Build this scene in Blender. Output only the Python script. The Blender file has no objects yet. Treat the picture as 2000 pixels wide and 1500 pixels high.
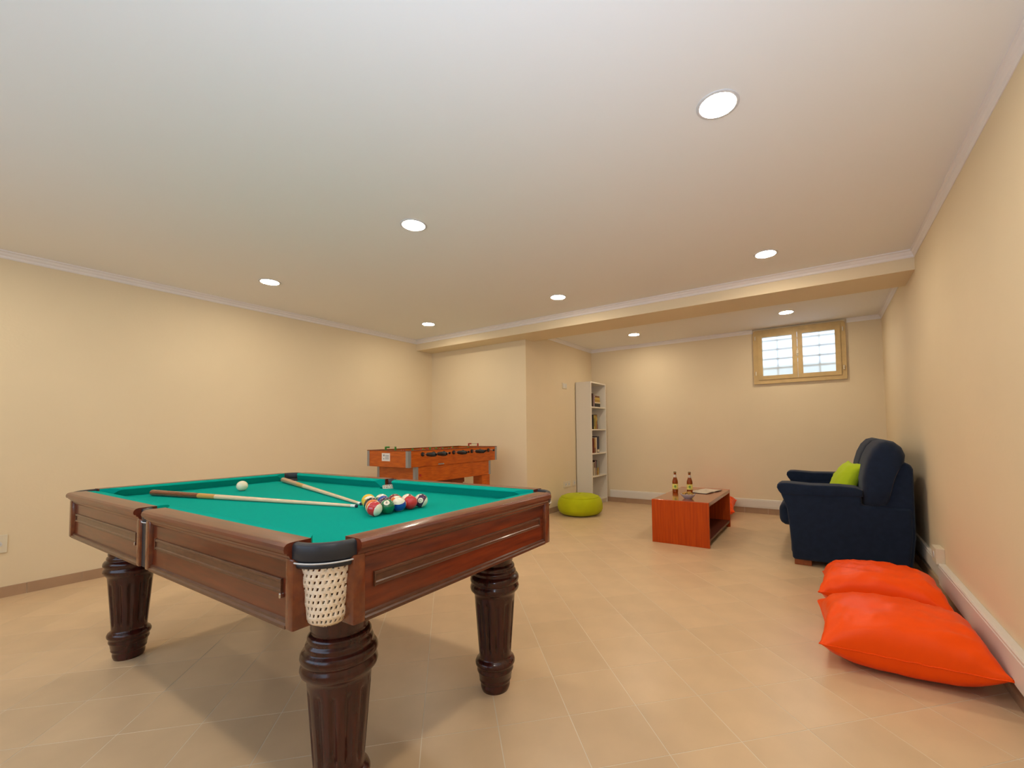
import bpy, bmesh, math, random
from mathutils import Vector, Matrix, Quaternion, noise
random.seed(7)
S = bpy.context.scene
COL = S.collection
PI = math.pi

# ------------------------------------------------------------------ camera, world, light, exposure
CAM_H = 1.1047
YAW, PITCH, ROLL = 0.57379, 0.04248, -0.01243
FPX = 848.16                                   # focal length in pixels of a 2000 x 1500 frame
cy, sy, cp, sp = math.cos(YAW), math.sin(YAW), math.cos(PITCH), math.sin(PITCH)
FWD = Vector((-sy*cp, cy*cp, sp)); RGT = Vector((cy, sy, 0)); UPV = RGT.cross(FWD)
cr, sr = math.cos(ROLL), math.sin(ROLL)
RGT, UPV = cr*RGT + sr*UPV, -sr*RGT + cr*UPV
cam = bpy.data.cameras.new('camera'); cam_o = bpy.data.objects.new('camera', cam); COL.objects.link(cam_o)
M = Matrix((RGT, UPV, -FWD)).transposed().to_4x4(); M.translation = (0, 0, CAM_H)
cam_o.matrix_world = M
cam.sensor_width = 36; cam.lens = 36*FPX/2000
cam.shift_x = -56.55/2000; cam.shift_y = 58.0/2000
cam.clip_start = .05
S.camera = cam_o
S.view_settings.view_transform = 'Standard'; S.view_settings.look = 'None'
S.view_settings.gamma = 1; S.view_settings.use_curve_mapping = False
S.view_settings.exposure = 0.0

LED_STRENGTH = 158.0
LED_COLOR = (1.0, .86, .67)
FLASH_POWER = 112.0

W = bpy.data.worlds.new('overcast_sky'); S.world = W; W.use_nodes = True
W.node_tree.nodes['Background'].inputs[0].default_value = (.60, .775, 1, 1)
W.node_tree.nodes['Background'].inputs[1].default_value = 2.9

pl = bpy.data.lights.new('daylight_portal', 'AREA'); pl.shape = 'RECTANGLE'; pl.size = 3.4; pl.size_y = 1.3; pl.cycles.is_portal = True
plo = bpy.data.objects.new('daylight_portal', pl); COL.objects.link(plo); plo.location = (-2.0, -1.42, 1.55); plo.rotation_euler = (math.radians(90), 0, 0)
fl = bpy.data.lights.new('camera_flash', 'SPOT')         # the photographer's flash, tilted up to bounce off the ceiling
fl.energy = FLASH_POWER; fl.color = (.64, .785, 1.0); fl.spot_size = math.radians(150); fl.spot_blend = 1.0; fl.shadow_soft_size = .05
flo = bpy.data.objects.new('camera_flash', fl); COL.objects.link(flo)
flo.location = (0, -.05, CAM_H + .18)
flo.rotation_euler = Vector((-.62, .80, 1.0)).to_track_quat('-Z', 'Y').to_euler()

# ------------------------------------------------------------------ materials
MATS = {}
def mat(name, col, rough=.5, metal=0, spec=.5, bump=0, bscale=200, var=0, vscale=8, coat=0, trans=0, ior=1.45, emit=None, estr=0, sheen=0, stretch=(1,1,1), col2=None, detail=4, objrand=0):
    m = bpy.data.materials.new(name); m.use_nodes = True
    nt = m.node_tree; N = nt.nodes; L = nt.links
    b = N['Principled BSDF']
    b.inputs['Base Color'].default_value = (*col, 1)
    b.inputs['Roughness'].default_value = rough; b.inputs['Metallic'].default_value = metal
    b.inputs['Specular IOR Level'].default_value = spec; b.inputs['IOR'].default_value = ior
    b.inputs['Coat Weight'].default_value = coat; b.inputs['Coat Roughness'].default_value = .08
    b.inputs['Transmission Weight'].default_value = trans
    b.inputs['Sheen Weight'].default_value = sheen
    if emit:
        b.inputs['Emission Color'].default_value = (*emit, 1); b.inputs['Emission Strength'].default_value = estr
    tc = N.new('ShaderNodeTexCoord'); mp = N.new('ShaderNodeMapping'); mp.inputs['Scale'].default_value = stretch
    L.new(tc.outputs['Object'], mp.inputs['Vector'])
    out = None
    if var or col2:
        nz = N.new('ShaderNodeTexNoise'); nz.inputs['Scale'].default_value = vscale; nz.inputs['Detail'].default_value = detail
        L.new(mp.outputs[0], nz.inputs['Vector'])
        rp = N.new('ShaderNodeValToRGB')
        c2 = col2 if col2 else tuple(max(0, c*(1-var)) for c in col)
        c1 = col if col2 else tuple(min(1, c*(1+var)) for c in col)
        rp.color_ramp.elements[0].position = .3; rp.color_ramp.elements[1].position = .7
        rp.color_ramp.elements[0].color = (*c2, 1); rp.color_ramp.elements[1].color = (*c1, 1)
        L.new(nz.outputs['Fac'], rp.inputs['Fac']); out = rp.outputs['Color']
    if objrand:
        oi = N.new('ShaderNodeObjectInfo'); hs = N.new('ShaderNodeHueSaturation')
        mr = N.new('ShaderNodeMapRange'); mr.inputs['To Min'].default_value = 1-objrand; mr.inputs['To Max'].default_value = 1+objrand
        L.new(oi.outputs['Random'], mr.inputs['Value']); L.new(mr.outputs[0], hs.inputs['Value'])
        if out: L.new(out, hs.inputs['Color'])
        else: hs.inputs['Color'].default_value = (*col, 1)
        out = hs.outputs['Color']
    if out: L.new(out, b.inputs['Base Color'])
    if bump:
        nb = N.new('ShaderNodeTexNoise'); nb.inputs['Scale'].default_value = bscale; nb.inputs['Detail'].default_value = 3
        L.new(mp.outputs[0], nb.inputs['Vector'])
        bp = N.new('ShaderNodeBump'); bp.inputs['Strength'].default_value = bump; bp.inputs['Distance'].default_value = .004
        L.new(nb.outputs['Fac'], bp.inputs['Height']); L.new(bp.outputs[0], b.inputs['Normal'])
    MATS[name] = m
    return m

mat('wall_paint', (.78, .65, .44), .75, bump=.12, bscale=60, var=.02, vscale=1.5)
mat('ceiling_paint', (.86, .85, .835), .8, bump=.05, bscale=60)
mat('cornice_white', (.86, .82, .80), .55)
mat('tile', (.67, .485, .295), .33, spec=.45, var=.05, vscale=5, objrand=.035, bump=.02, bscale=30)
mat('grout', (.76, .665, .53), .9, var=.20, vscale=1.6)
mat('skirting_tile', (.42, .27, .165), .4, var=.06, vscale=6, objrand=.05)
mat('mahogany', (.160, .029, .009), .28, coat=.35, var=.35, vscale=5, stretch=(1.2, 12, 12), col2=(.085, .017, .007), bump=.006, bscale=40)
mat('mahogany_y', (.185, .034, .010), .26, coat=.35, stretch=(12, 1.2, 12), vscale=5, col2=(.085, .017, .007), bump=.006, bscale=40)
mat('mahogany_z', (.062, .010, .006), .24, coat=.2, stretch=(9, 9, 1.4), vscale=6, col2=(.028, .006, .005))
mat('mahogany_trim', (.20, .050, .014), .25, coat=.4, stretch=(6, 6, 6), vscale=6, col2=(.12, .026, .009))
mat('strip_wood', (.12, .045, .022), .3, coat=.3, stretch=(4, 4, 12), vscale=8, col2=(.075, .028, .014))
mat('dark_wood', (.035, .010, .006), .5)
mat('felt', (.002, .345, .272), .95, spec=.04, var=.05, vscale=300, bump=.05, bscale=900)
mat('pocket_leather', (.022, .024, .030), .42, bump=.05, bscale=300)
mat('piping_white', (.62, .62, .62), .5)
mat('net_cotton', (.93, .78, .60), .85, bump=.4, bscale=500, var=.08, vscale=60)
mat('black_rubber', (.012, .012, .013), .5)
mat('chrome', (.62, .62, .63), .22, metal=1)
mat('grey_metal', (.34, .36, .38), .38, metal=.55)
mat('foos_wood', (.58, .125, .006), .38, stretch=(2, 2, 14), vscale=5, col2=(.40, .070, .004), coat=.15)
mat('foos_dark', (.20, .04, .008), .5)
mat('foos_field', (.05, .30, .10), .6)
mat('sticker_white', (.74, .72, .70), .5)
mat('sticker_grey', (.22, .25, .27), .5)
mat('green_plastic', (.06, .24, .03), .4)
mat('red_plastic', (.42, .03, .02), .4)
mat('black_plastic', (.014, .013, .012), .4)
mat('sofa_fabric', (.011, .020, .044), .95, spec=.15, sheen=.12, bump=.25, bscale=700, var=.12, vscale=25)
mat('sofa_foot', (.33, .085, .018), .35, stretch=(10, 2, 10), vscale=5, col2=(.24, .055, .012))
mat('orange_leather', (1.0, .085, .001), .42, spec=.25, bump=.10, bscale=28, var=.04, vscale=5)
mat('lime_fabric', (.48, .64, .02), .8, spec=.2, sheen=.05, bump=.2, bscale=400)
mat('olive_fabric', (.46, .50, .004), .8, spec=.2, sheen=.05, bump=.2, bscale=350, var=.06, vscale=9)
mat('white_laminate', (.76, .70, .59), .45)
mat('cherry', (.56, .080, .003), .45, spec=.25, stretch=(16, 16, .8), vscale=4, col2=(.42, .048, .002), coat=.05, detail=5)
mat('cherry_top', (.36, .075, .014), .2, stretch=(16, 1.0, 16), vscale=4, col2=(.25, .045, .010), coat=.6)
mat('cherry_shaded', (.12, .028, .012), .4, stretch=(16, 1, 16), vscale=4, col2=(.08, .018, .009))  # darker cherry for the inner boards, their shade put into the colour
mat('amber_glass', (.42, .085, .006), .06, spec=.7, trans=.55, ior=1.4)
mat('bottle_label', (.80, .72, .18), .5, var=.25, vscale=70)
mat('label_green', (.16, .34, .05), .5)
mat('bottle_cap', (.30, .22, .10), .3, metal=.7)
mat('ceramic_grey', (.55, .54, .58), .25)
mat('snack', (.62, .36, .07), .7, var=.25, vscale=90)
mat('paper', (.62, .54, .44), .6, var=.15, vscale=18)
mat('magazine_cover', (.03, .022, .018), .3)
mat('plastic_ivory', (.74, .66, .50), .4)
mat('plastic_white', (.70, .68, .66), .4)
mat('duct_white', (.72, .68, .61), .4)
mat('window_wood', (.60, .42, .175), .45, var=.08, vscale=4, stretch=(3, 3, 3))
mat('window_glass', (.95, .96, .97), .42, trans=1, ior=1.18)
mat('bar_white', (.88, .88, .88), .6)
mat('well_white', (.80, .79, .77), .8)
mat('led_rim', (.66, .66, .67), .5)
mat('led_diffuser', (.9, .9, .9), .5, emit=LED_COLOR, estr=LED_STRENGTH)
mat('cue_shaft', (.80, .56, .34), .28, coat=.4, stretch=(4, 40, 40), vscale=6, var=.08)
mat('cue_butt', (.20, .045, .015), .25, coat=.5, stretch=(4, 40, 40), vscale=6, var=.3)
mat('cue_splice', (.62, .30, .06), .28, coat=.4)
mat('cue_pale', (.55, .31, .17), .3, coat=.4)
mat('cue_ferrule', (.84, .80, .72), .3)
mat('cue_tip', (.02, .035, .05), .9)
mat('ivory_ball', (.80, .74, .52), .12, coat=.6)

def ball_mat(name, col, stripe):
    m = bpy.data.materials.new(name); m.use_nodes = True; nt = m.node_tree; N = nt.nodes; L = nt.links
    b = N['Principled BSDF']; b.inputs['Roughness'].default_value = .12; b.inputs['Coat Weight'].default_value = .7; b.inputs['Coat Roughness'].default_value = .05
    tc = N.new('ShaderNodeTexCoord'); sx = N.new('ShaderNodeSeparateXYZ'); L.new(tc.outputs['Object'], sx.inputs[0])
    def mth(op, a, v):
        n = N.new('ShaderNodeMath'); n.operation = op
        if hasattr(a, 'is_output'): L.new(a, n.inputs[0])
        else: n.inputs[0].default_value = a
        if hasattr(v, 'is_output'): L.new(v, n.inputs[1])
        else: n.inputs[1].default_value = v
        return n.outputs[0]
    spot = mth('GREATER_THAN', sx.outputs['X'], .0262)
    body = mth('LESS_THAN', mth('ABSOLUTE', sx.outputs['Z'], 0), .0152) if stripe else None
    fac = mth('SUBTRACT', body, spot) if stripe else mth('SUBTRACT', 1.0, spot)
    fac = mth('MAXIMUM', fac, 0.0)
    mx = N.new('ShaderNodeMix'); mx.data_type = 'RGBA'
    mx.inputs['A'].default_value = (.82, .75, .55, 1); mx.inputs['B'].default_value = (*col, 1)
    L.new(fac, mx.inputs['Factor']); L.new(mx.outputs['Result'], b.inputs['Base Color'])
    MATS[name] = m; return m

# ------------------------------------------------------------------ helpers
def setp(o, label=None, cat=None, group=None, kind=None):
    if label: o['label'] = label
    if cat: o['category'] = cat
    if group: o['group'] = group
    if kind: o['kind'] = kind
    return o
def thing(name, loc, label, cat, group=None, rz=0):
    o = bpy.data.objects.new(name, None); o.empty_display_size = .1; COL.objects.link(o)
    o.location = loc; o.rotation_euler = (0, 0, rz)
    return setp(o, label, cat, group)
def link(name, me, parent=None, loc=None):
    o = bpy.data.objects.new(name, me); COL.objects.link(o)
    if parent: o.parent = parent
    if loc is not None: o.location = loc
    return o
def fin(name, bm, m, parent=None, smooth=False, off=None, loc=None, angle=None):
    """bmesh -> one mesh object; off shifts the verts (world coords -> local of the parent)"""
    bmesh.ops.recalc_face_normals(bm, faces=bm.faces)
    if off is not None: bmesh.ops.translate(bm, verts=bm.verts, vec=Vector(off))
    me = bpy.data.meshes.new(name); bm.to_mesh(me); bm.free()
    for mm in (m if isinstance(m, (list, tuple)) else [m]): me.materials.append(MATS[mm])
    if smooth:
        for p in me.polygons: p.use_smooth = True
        if angle:
            try: me.set_sharp_from_angle(angle=math.radians(angle))
            except Exception: pass
    return link(name, me, parent, loc)
def B(): return bmesh.new()
def box(bm, x0, y0, z0, x1, y1, z1, bev=0, seg=2):
    b2 = bmesh.new()
    v = [b2.verts.new(p) for p in [(x0,y0,z0),(x1,y0,z0),(x1,y1,z0),(x0,y1,z0),(x0,y0,z1),(x1,y0,z1),(x1,y1,z1),(x0,y1,z1)]]
    for f in [(0,3,2,1),(4,5,6,7),(0,1,5,4),(1,2,6,5),(2,3,7,6),(3,0,4,7)]: b2.faces.new([v[i] for i in f])
    if bev: bmesh.ops.bevel(b2, geom=b2.edges[:], offset=bev, segments=seg, affect='EDGES', profile=.5)
    merge(bm, b2); return bm
def merge(bm, b2, mtx=None):
    if mtx: bmesh.ops.transform(b2, matrix=mtx, verts=b2.verts)
    me = bpy.data.meshes.new('tmp'); b2.to_mesh(me); b2.free(); bm.from_mesh(me); bpy.data.meshes.remove(me)
def lathe(bm, prof, seg=32, cx=0, cy=0, rmod=None, axis='z', cap=True):
    rings = []
    for (z, r) in prof:
        ring = []
        for i in range(seg):
            a = 2*PI*i/seg; rr = r + (rmod(a, z, r) if rmod else 0)
            p = (rr*math.cos(a), rr*math.sin(a), z)
            if axis == 'x': p = (p[2], p[0], p[1])
            if axis == 'y': p = (p[0], p[2], p[1])
            ring.append(bm.verts.new((p[0]+cx, p[1]+cy, p[2])))
        rings.append(ring)
    for k in range(len(rings)-1):
        for i in range(seg):
            j = (i+1) % seg; bm.faces.new((rings[k][i], rings[k][j], rings[k+1][j], rings[k+1][i]))
    if cap:
        for r in (rings[0], rings[-1]):
            try: bm.faces.new(r)
            except ValueError: pass
    return bm
def tube(bm, pts, r, seg=8, closed=False):
    pts = [Vector(p) for p in pts]; n = len(pts); rings = []
    rad = r if isinstance(r, (list, tuple)) else [r]*n
    up = Vector((0, 0, 1))
    for i, p in enumerate(pts):
        t = (pts[(i+1) % n] - pts[i-1]) if closed else (pts[min(i+1, n-1)] - pts[max(i-1, 0)])
        t.normalize()
        s = t.cross(up)
        if s.length < 1e-4: s = t.cross(Vector((1, 0, 0)))
        s.normalize(); u = s.cross(t)
        rings.append([bm.verts.new(p + rad[i]*(math.cos(2*PI*k/seg)*s + math.sin(2*PI*k/seg)*u)) for k in range(seg)])
    for i in range(n if closed else n-1):
        a, b = rings[i], rings[(i+1) % n]
        for k in range(seg): bm.faces.new((a[k], a[(k+1) % seg], b[(k+1) % seg], b[k]))
    if not closed:
        bm.faces.new(rings[0][::-1]); bm.faces.new(rings[-1])
    return bm
def loft(bm, ringA, ringB, closed=True, caps=True):
    va = [bm.verts.new(p) for p in ringA]; vb = [bm.verts.new(p) for p in ringB]; n = len(va)
    for i in range(n if closed else n-1):
        j = (i+1) % n; bm.faces.new((va[i], va[j], vb[j], vb[i]))
    if caps: bm.faces.new(va[::-1]); bm.faces.new(vb)
    return bm
def extr(bm, prof, fn0, fn1):
    """profile of 2-D points lofted between the positions fn0(p) and fn1(p)"""
    return loft(bm, [fn0(p) for p in prof], [fn1(p) for p in prof])
def prism(bm, poly, z0, z1):
    return loft(bm, [(x, y, z0) for x, y in poly], [(x, y, z1) for x, y in poly])
def rbox(bm, c, size, r, n=10, puff=(0, 0, 0), mtx=None, wob=0):
    """rounded box: a subdivided cube pushed out of an inner box by r; puff swells the faces"""
    b2 = bmesh.new(); bmesh.ops.create_cube(b2, size=2)
    bmesh.ops.subdivide_edges(b2, edges=b2.edges[:], cuts=n, use_grid_fill=True)
    h = Vector(size)/2
    for v in b2.verts:
        u = v.co.copy()
        # finer spacing near edges
        q = Vector([math.copysign(abs(a)**.75, a) for a in u])
        p = Vector((q.x*h.x, q.y*h.y, q.z*h.z))
        inner = Vector([max(-(h[i]-r), min(h[i]-r, p[i])) for i in range(3)])
        d = p - inner
        if d.length > 1e-6: p = inner + d.normalized()*r
        for i in range(3):
            if puff[i]:
                a, b_ = [(1, 2), (0, 2), (0, 1)][i]
                w = (1-abs(q[a])**2.5)*(1-abs(q[b_])**2.5)
                p[i] += puff[i]*w*q[i]
        if wob: p += wob*Vector([noise.noise(p*7 + Vector((k*9.1, 3, 1))) for k in range(3)])
        v.co = p
    if mtx: bmesh.ops.transform(b2, matrix=mtx, verts=b2.verts)
    bmesh.ops.translate(b2, verts=b2.verts, vec=Vector(c))
    merge(bm, b2); return bm
def arcpts(cx, cy, r, a0, a1, n): return [(cx + r*math.cos(a0+(a1-a0)*i/n), cy + r*math.sin(a0+(a1-a0)*i/n)) for i in range(n+1)]
def copy_tree(o, parent=None):
    c = o.copy(); COL.objects.link(c)
    if parent: c.parent = parent
    for ch in list(o.children): copy_tree(ch, c)
    return c

# ------------------------------------------------------------------ the room shell
XL, XR, YR, YF, YB1, YB2, X1 = -4.831, .624, -1.30, 4.217, 4.509, 6.385, -3.135
H, HB, YS2 = 2.431, 2.2875, 4.665
T = .12
def struct(name, bm, m, label):
    return setp(fin(name, bm, m), label, None, None, 'structure')
struct('wall_left', box(B(), XL-T, YR-T, -.02, XL, YB1+T, H), 'wall_paint', 'long cream painted wall behind the pool table')
struct('wall_back_left', box(B(), XL, YB1, -.02, X1-T, YB1+T, H), 'wall_paint', 'cream wall behind the table football')
struct('wall_alcove_left', box(B(), X1-T, YB1, -.02, X1, YB2+T, H), 'wall_paint', 'cream side wall of the alcove by the bookcase')
WX0, WX1, WZ0, WZ1 = -.70, .24, 1.735, 2.372
bm = B()
box(bm, X1, YB2, -.02, WX0, YB2+T, H); box(bm, WX1, YB2, -.02, XR, YB2+T, H)
box(bm, WX0, YB2, -.02, WX1, YB2+T, WZ0); box(bm, WX0, YB2, WZ1, WX1, YB2+T, H)
struct('wall_back', bm, 'wall_paint', 'cream back wall with the small high window')
struct('wall_right', box(B(), XR, YR-T, -.02, XR+T, YB2+T, H), 'wall_paint', 'cream wall behind the navy sofa')
VX0, VX1, VZ0, VZ1 = -3.7, -.3, .90, 2.20               # unseen window behind the camera, added for cool daylight on the ceiling
bm = B()
box(bm, XL, YR-T, -.02, VX0, YR, H); box(bm, VX1, YR-T, -.02, XR, YR, H)
box(bm, VX0, YR-T, -.02, VX1, YR, VZ0); box(bm, VX0, YR-T, VZ1, VX1, YR, H)
struct('wall_front', bm, 'wall_paint', 'cream wall at the near end of the room')
bm = B(); box(bm, XL-T, YR-T, H, XR+T, YB2+T, H+.1)
struct('ceiling', bm, 'ceiling_paint', 'smooth white ceiling with round downlights')
bm = B(); prism(bm, [(XL, YF), (XR, YF), (XR, YS2), (X1, YS2), (X1, YB1), (XL, YB1)], HB, H)
struct('trim_1', bm, 'wall_paint', 'cream dropped beam crossing the ceiling')

# cornices: small stepped coving
def cornice(n, p0, p1, inw, label, s=.052):
    p0, p1, inw = Vector(p0), Vector(p1), Vector(inw)
    prof = [(0, 0), (s, 0), (s, -.008), (s*.72, -.012), (s*.55, -.024), (s*.30, -.032), (s*.22, -.044), (.004, -.05), (0, -.05)]
    bm = extr(B(), prof, lambda q: p0 + inw*q[0] + Vector((0, 0, q[1])), lambda q: p1 + inw*q[0] + Vector((0, 0, q[1])))
    struct('trim_%d' % n, bm, 'cornice_white', label)
cornice(2, (XL, YR, H), (XL, YF, H), (1, 0, 0), 'white coving along the top of the long left wall')
cornice(3, (XL, YF, H), (XR, YF, H), (0, -1, 0), 'white coving along the top of the ceiling beam')
cornice(4, (XR, YR, H), (XR, YF, H), (-1, 0, 0), 'white coving along the top of the right wall', .03)
cornice(5, (X1, YS2, H), (X1, YB2, H), (1, 0, 0), 'white coving above the bookcase wall', .03)
cornice(6, (X1, YB2, H), (WX0-.04, YB2, H), (0, -1, 0), 'white coving left of the high window', .03)
cornice(7, (WX1+.05, YB2, H), (XR, YB2, H), (0, -1, 0), 'white coving right of the high window', .03)
cornice(8, (XR, YS2, H), (XR, YB2, H), (-1, 0, 0), 'white coving above the sofa in the alcove', .03)

# floor: slab of grout with single tiles laid on the diagonal
bm = B(); box(bm, XL-T, YR-T, -.05, XR+T, YB2+T, -.0007)
floor = struct('floor', bm, 'grout', 'beige ceramic floor tiles laid diagonally')
TS, GAP = .2779, .0034
R2 = math.sqrt(.5)
def clip(poly, x0, y0, x1, y1):
    for ax, lim, sgn in ((0, x0, 1), (0, x1, -1), (1, y0, 1), (1, y1, -1)):
        out = []
        for i in range(len(poly)):
            a, b = poly[i-1], poly[i]
            da, db = sgn*(a[ax]-lim), sgn*(b[ax]-lim)
            if (da >= 0) != (db >= 0):
                t = da/(da-db); out.append((a[0]+(b[0]-a[0])*t, a[1]+(b[1]-a[1])*t))
            if db >= 0: out.append(b)
        poly = out
        if len(poly) < 3: return []
    return poly
def area(p): return .5*abs(sum(p[i-1][0]*p[i][1]-p[i][0]*p[i-1][1] for i in range(len(p))))
def uv2xy(u, v): return ((u-v)*R2, (u+v)*R2)
U0, V0 = .65*R2, 2.38*R2
pieces = []
hs = (TS-GAP)/2
for i in range(-40, 40):
    for j in range(-40, 40):
        uc, vc = U0+(i+.5)*TS, V0+(j+.5)*TS
        cx_, cy_ = uv2xy(uc, vc)
        if not (XL-.3 < cx_ < XR+.3 and YR-.3 < cy_ < YB2+.3): continue
        quad = [uv2xy(uc-hs, vc-hs), uv2xy(uc+hs, vc-hs), uv2xy(uc+hs, vc+hs), uv2xy(uc-hs, vc+hs)]
        for rect in ((XL, YR, XR, YB1), (X1, YB1, XR, YB2)):
            p = clip(quad, *rect)
            if len(p) >= 3 and area(p) > 2e-5:
                full = abs(area(p) - (2*hs)**2) < 1e-6
                d = Vector((cx_, cy_, 0)) - Vector((0, 0, CAM_H)); z = d.dot(FWD)
                vis = False; k = 0
                if z > .2:
                    px = 1056.5 + FPX*d.dot(RGT)/z; py = 808 - FPX*d.dot(UPV)/z
                    vis = -150 < px < 2150 and py < 1750
                    k = area(p)/z**3
                pieces.append((k if vis else 0, p, full, (cx_, cy_)))
pieces.sort(key=lambda q: -q[0])
def tile_bm(p, bm=None):
    bm = bm or B(); prism(bm, p, -.006, 0.0); return bm
full_me = None
rest = B()
for n, (k, p, full, c) in enumerate(pieces):
    if n < 300:
        if full:
            if full_me is None:
                o = fin('tile', tile_bm([(x-c[0], y-c[1]) for x, y in p]), 'tile', floor, loc=(c[0], c[1], 0)); full_me = o.data
            else: link('tile', full_me, floor, (c[0], c[1], 0))
        else: fin('tile', tile_bm([(x-c[0], y-c[1]) for x, y in p]), 'tile', floor, loc=(c[0], c[1], 0))
    else: tile_bm(p, rest)
setp(fin('tiles', rest, 'tile', floor), kind='stuff')

# skirting of single tiles
def skirting(name, p0, p1, inw, label, hgt=.074, ln=.2779, th=.009):
    p0, p1, inw = Vector(p0), Vector(p1), Vector(inw)
    d = p1-p0; L_ = d.length; d.normalize()
    def slab(a, b, z0, z1, t0, t1):
        bm = B(); q = [p0+d*a+inw*t0, p0+d*b+inw*t0, p0+d*b+inw*t1, p0+d*a+inw*t1]
        return loft(bm, [(v.x, v.y, z0) for v in q], [(v.x, v.y, z1) for v in q])
    root = struct(name, slab(0, L_, .0, hgt-.004, 0, th-.003), 'grout', label)
    a = 0
    while a < L_-.02:
        b = min(a+ln, L_); fin('skirting_tile', slab(a+.001, b-.001, .0, hgt, .0005, th), 'skirting_tile', root); a = b
skirting('baseboard_left', (XL, YR, 0), (XL, YB1, 0), (1, 0, 0), 'brown tile skirting along the long left wall')
skirting('baseboard_back_left', (XL+.009, YB1, 0), (X1, YB1, 0), (0, -1, 0), 'brown tile skirting behind the table football')
skirting('baseboard_alcove_left', (X1, YB1, 0), (X1, YB2, 0), (1, 0, 0), 'brown tile skirting under the wall sockets')
skirting('baseboard_back', (X1+.009, YB2, 0), (XR-.009, YB2, 0), (0, -1, 0), 'brown tile skirting below the white duct on the back wall')
skirting('baseboard_right', (XR, YR, 0), (XR, YB2, 0), (-1, 0, 0), 'brown tile skirting below the white duct on the right wall')

# ------------------------------------------------------------------ window with frosted panes and bars outside
win = struct('window_1', box(B(), WX0-.035, YB2-.012, WZ0-.035, WX1+.035, YB2-.0005, WZ0-.012, .003), 'window_wood', 'small high two-leaf window with tan frame and frosted panes')
bm = B()                                              # outer frame with rounded upper corners
def ring(bm, outer, inner, y0, y1):
    n = len(outer); vs = [[bm.verts.new((x, y, z)) for x, z in poly] for y in (y0, y1) for poly in (outer, inner)]
    o0, i0, o1, i1 = vs
    for k in range(n):
        j = (k+1) % n
        for a, b in ((o0, i0), (i0, i1), (i1, o1), (o1, o0)): bm.faces.new((a[k], a[j], b[j], b[k]))
def rrect(x0, z0, x1, z1, rb, rt, n=5):
    pts = []
    for cx_, cz_, a, r in ((x0+rb, z0+rb, PI, rb), (x1-rb, z0+rb, 1.5*PI, rb), (x1-rt, z1-rt, 0, rt), (x0+rt, z1-rt, .5*PI, rt)):
        pts += [(cx_+r*math.cos(a+.5*PI*k/n), cz_+r*math.sin(a+.5*PI*k/n)) for k in range(n+1)]
    return pts
ring(bm, rrect(WX0-.035, WZ0-.035, WX1+.035, WZ1+.035, .006, .035), rrect(WX0+.022, WZ0+.022, WX1-.022, WZ1-.022, .003, .003), YB2-.035, YB2+.05)
fin('window_frame', bm, 'window_wood', win)
xm = (WX0+WX1)/2
for k, (a, b) in enumerate(((WX0+.018, xm-.002), (xm+.002, WX1-.018))):
    bm = B(); ring(bm, rrect(a, WZ0+.018, b, WZ1-.018, .004, .004), rrect(a+.055, WZ0+.068, b-.055, WZ1-.062, .002, .002), YB2-.048, YB2+.02)
    sash = fin('sash', bm, 'window_wood', win)
    fin('pane', box(B(), a+.05, YB2-.012, WZ0+.062, b-.05, YB2-.006, WZ1-.058), 'window_glass', sash)
    for z in (WZ0+.08, WZ1-.09):
        x = WX0-.008 if k == 0 else WX1+.008
        fin('hinge', lathe(B(), [(z, .007), (z+.05, .007)], 10, x, YB2-.045), 'plastic_ivory', sash, True, angle=40)
h_ = fin('window_handle', box(B(), xm-.012, YB2-.062, 2.03, xm+.012, YB2-.046, 2.10, .004), 'plastic_ivory', win)
fin('lever', box(B(), xm-.008, YB2-.085, 2.05, xm+.008, YB2-.062, 2.066, .003), 'plastic_ivory', h_)
win2 = struct('window_added', box(B(), VX0-.03, YR, VZ0-.03, VX1+.03, YR+.03, VZ0, .003), 'window_wood', 'unseen wide window added behind the viewer for daylight')
bm = B(); ring(bm, rrect(VX0, VZ0, VX1, VZ1, .002, .002), rrect(VX0+.05, VZ0+.05, VX1-.05, VZ1-.05, .002, .002), YR-.08, YR-.02)
fin('window_frame', bm, 'window_wood', win2)
for k in range(1, 4):
    x = VX0+(VX1-VX0)*k/4
    fin('mullion', box(B(), x-.03, YR-.08, VZ0+.05, x+.03, YR-.02, VZ1-.05, .002), 'window_wood', win2)
bm = B()                                             # light well outside
box(bm, WX0-.3, YB2+T+.55, 1.2, WX1+.3, YB2+T+.6, 2.05)
struct('wall_lightwell', bm, 'well_white', 'white light well wall outside the high window')
grille = thing('window_grille', (xm, YB2+T+.05, WZ0), 'white bars outside the frosted window panes', 'grille')
for k in range(5):
    z = WZ0+.06+k*.125
    fin('bar', box(B(), WX0-.02-xm, -.012, z-WZ0-.013, WX1+.02-xm, .012, z-WZ0+.013, .003), 'bar_white', grille)
for x in (-.235, .235): fin('upright', box(B(), x-.008, -.008, .0, x+.008, .008, WZ1-WZ0, .002), 'bar_white', grille)

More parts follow.
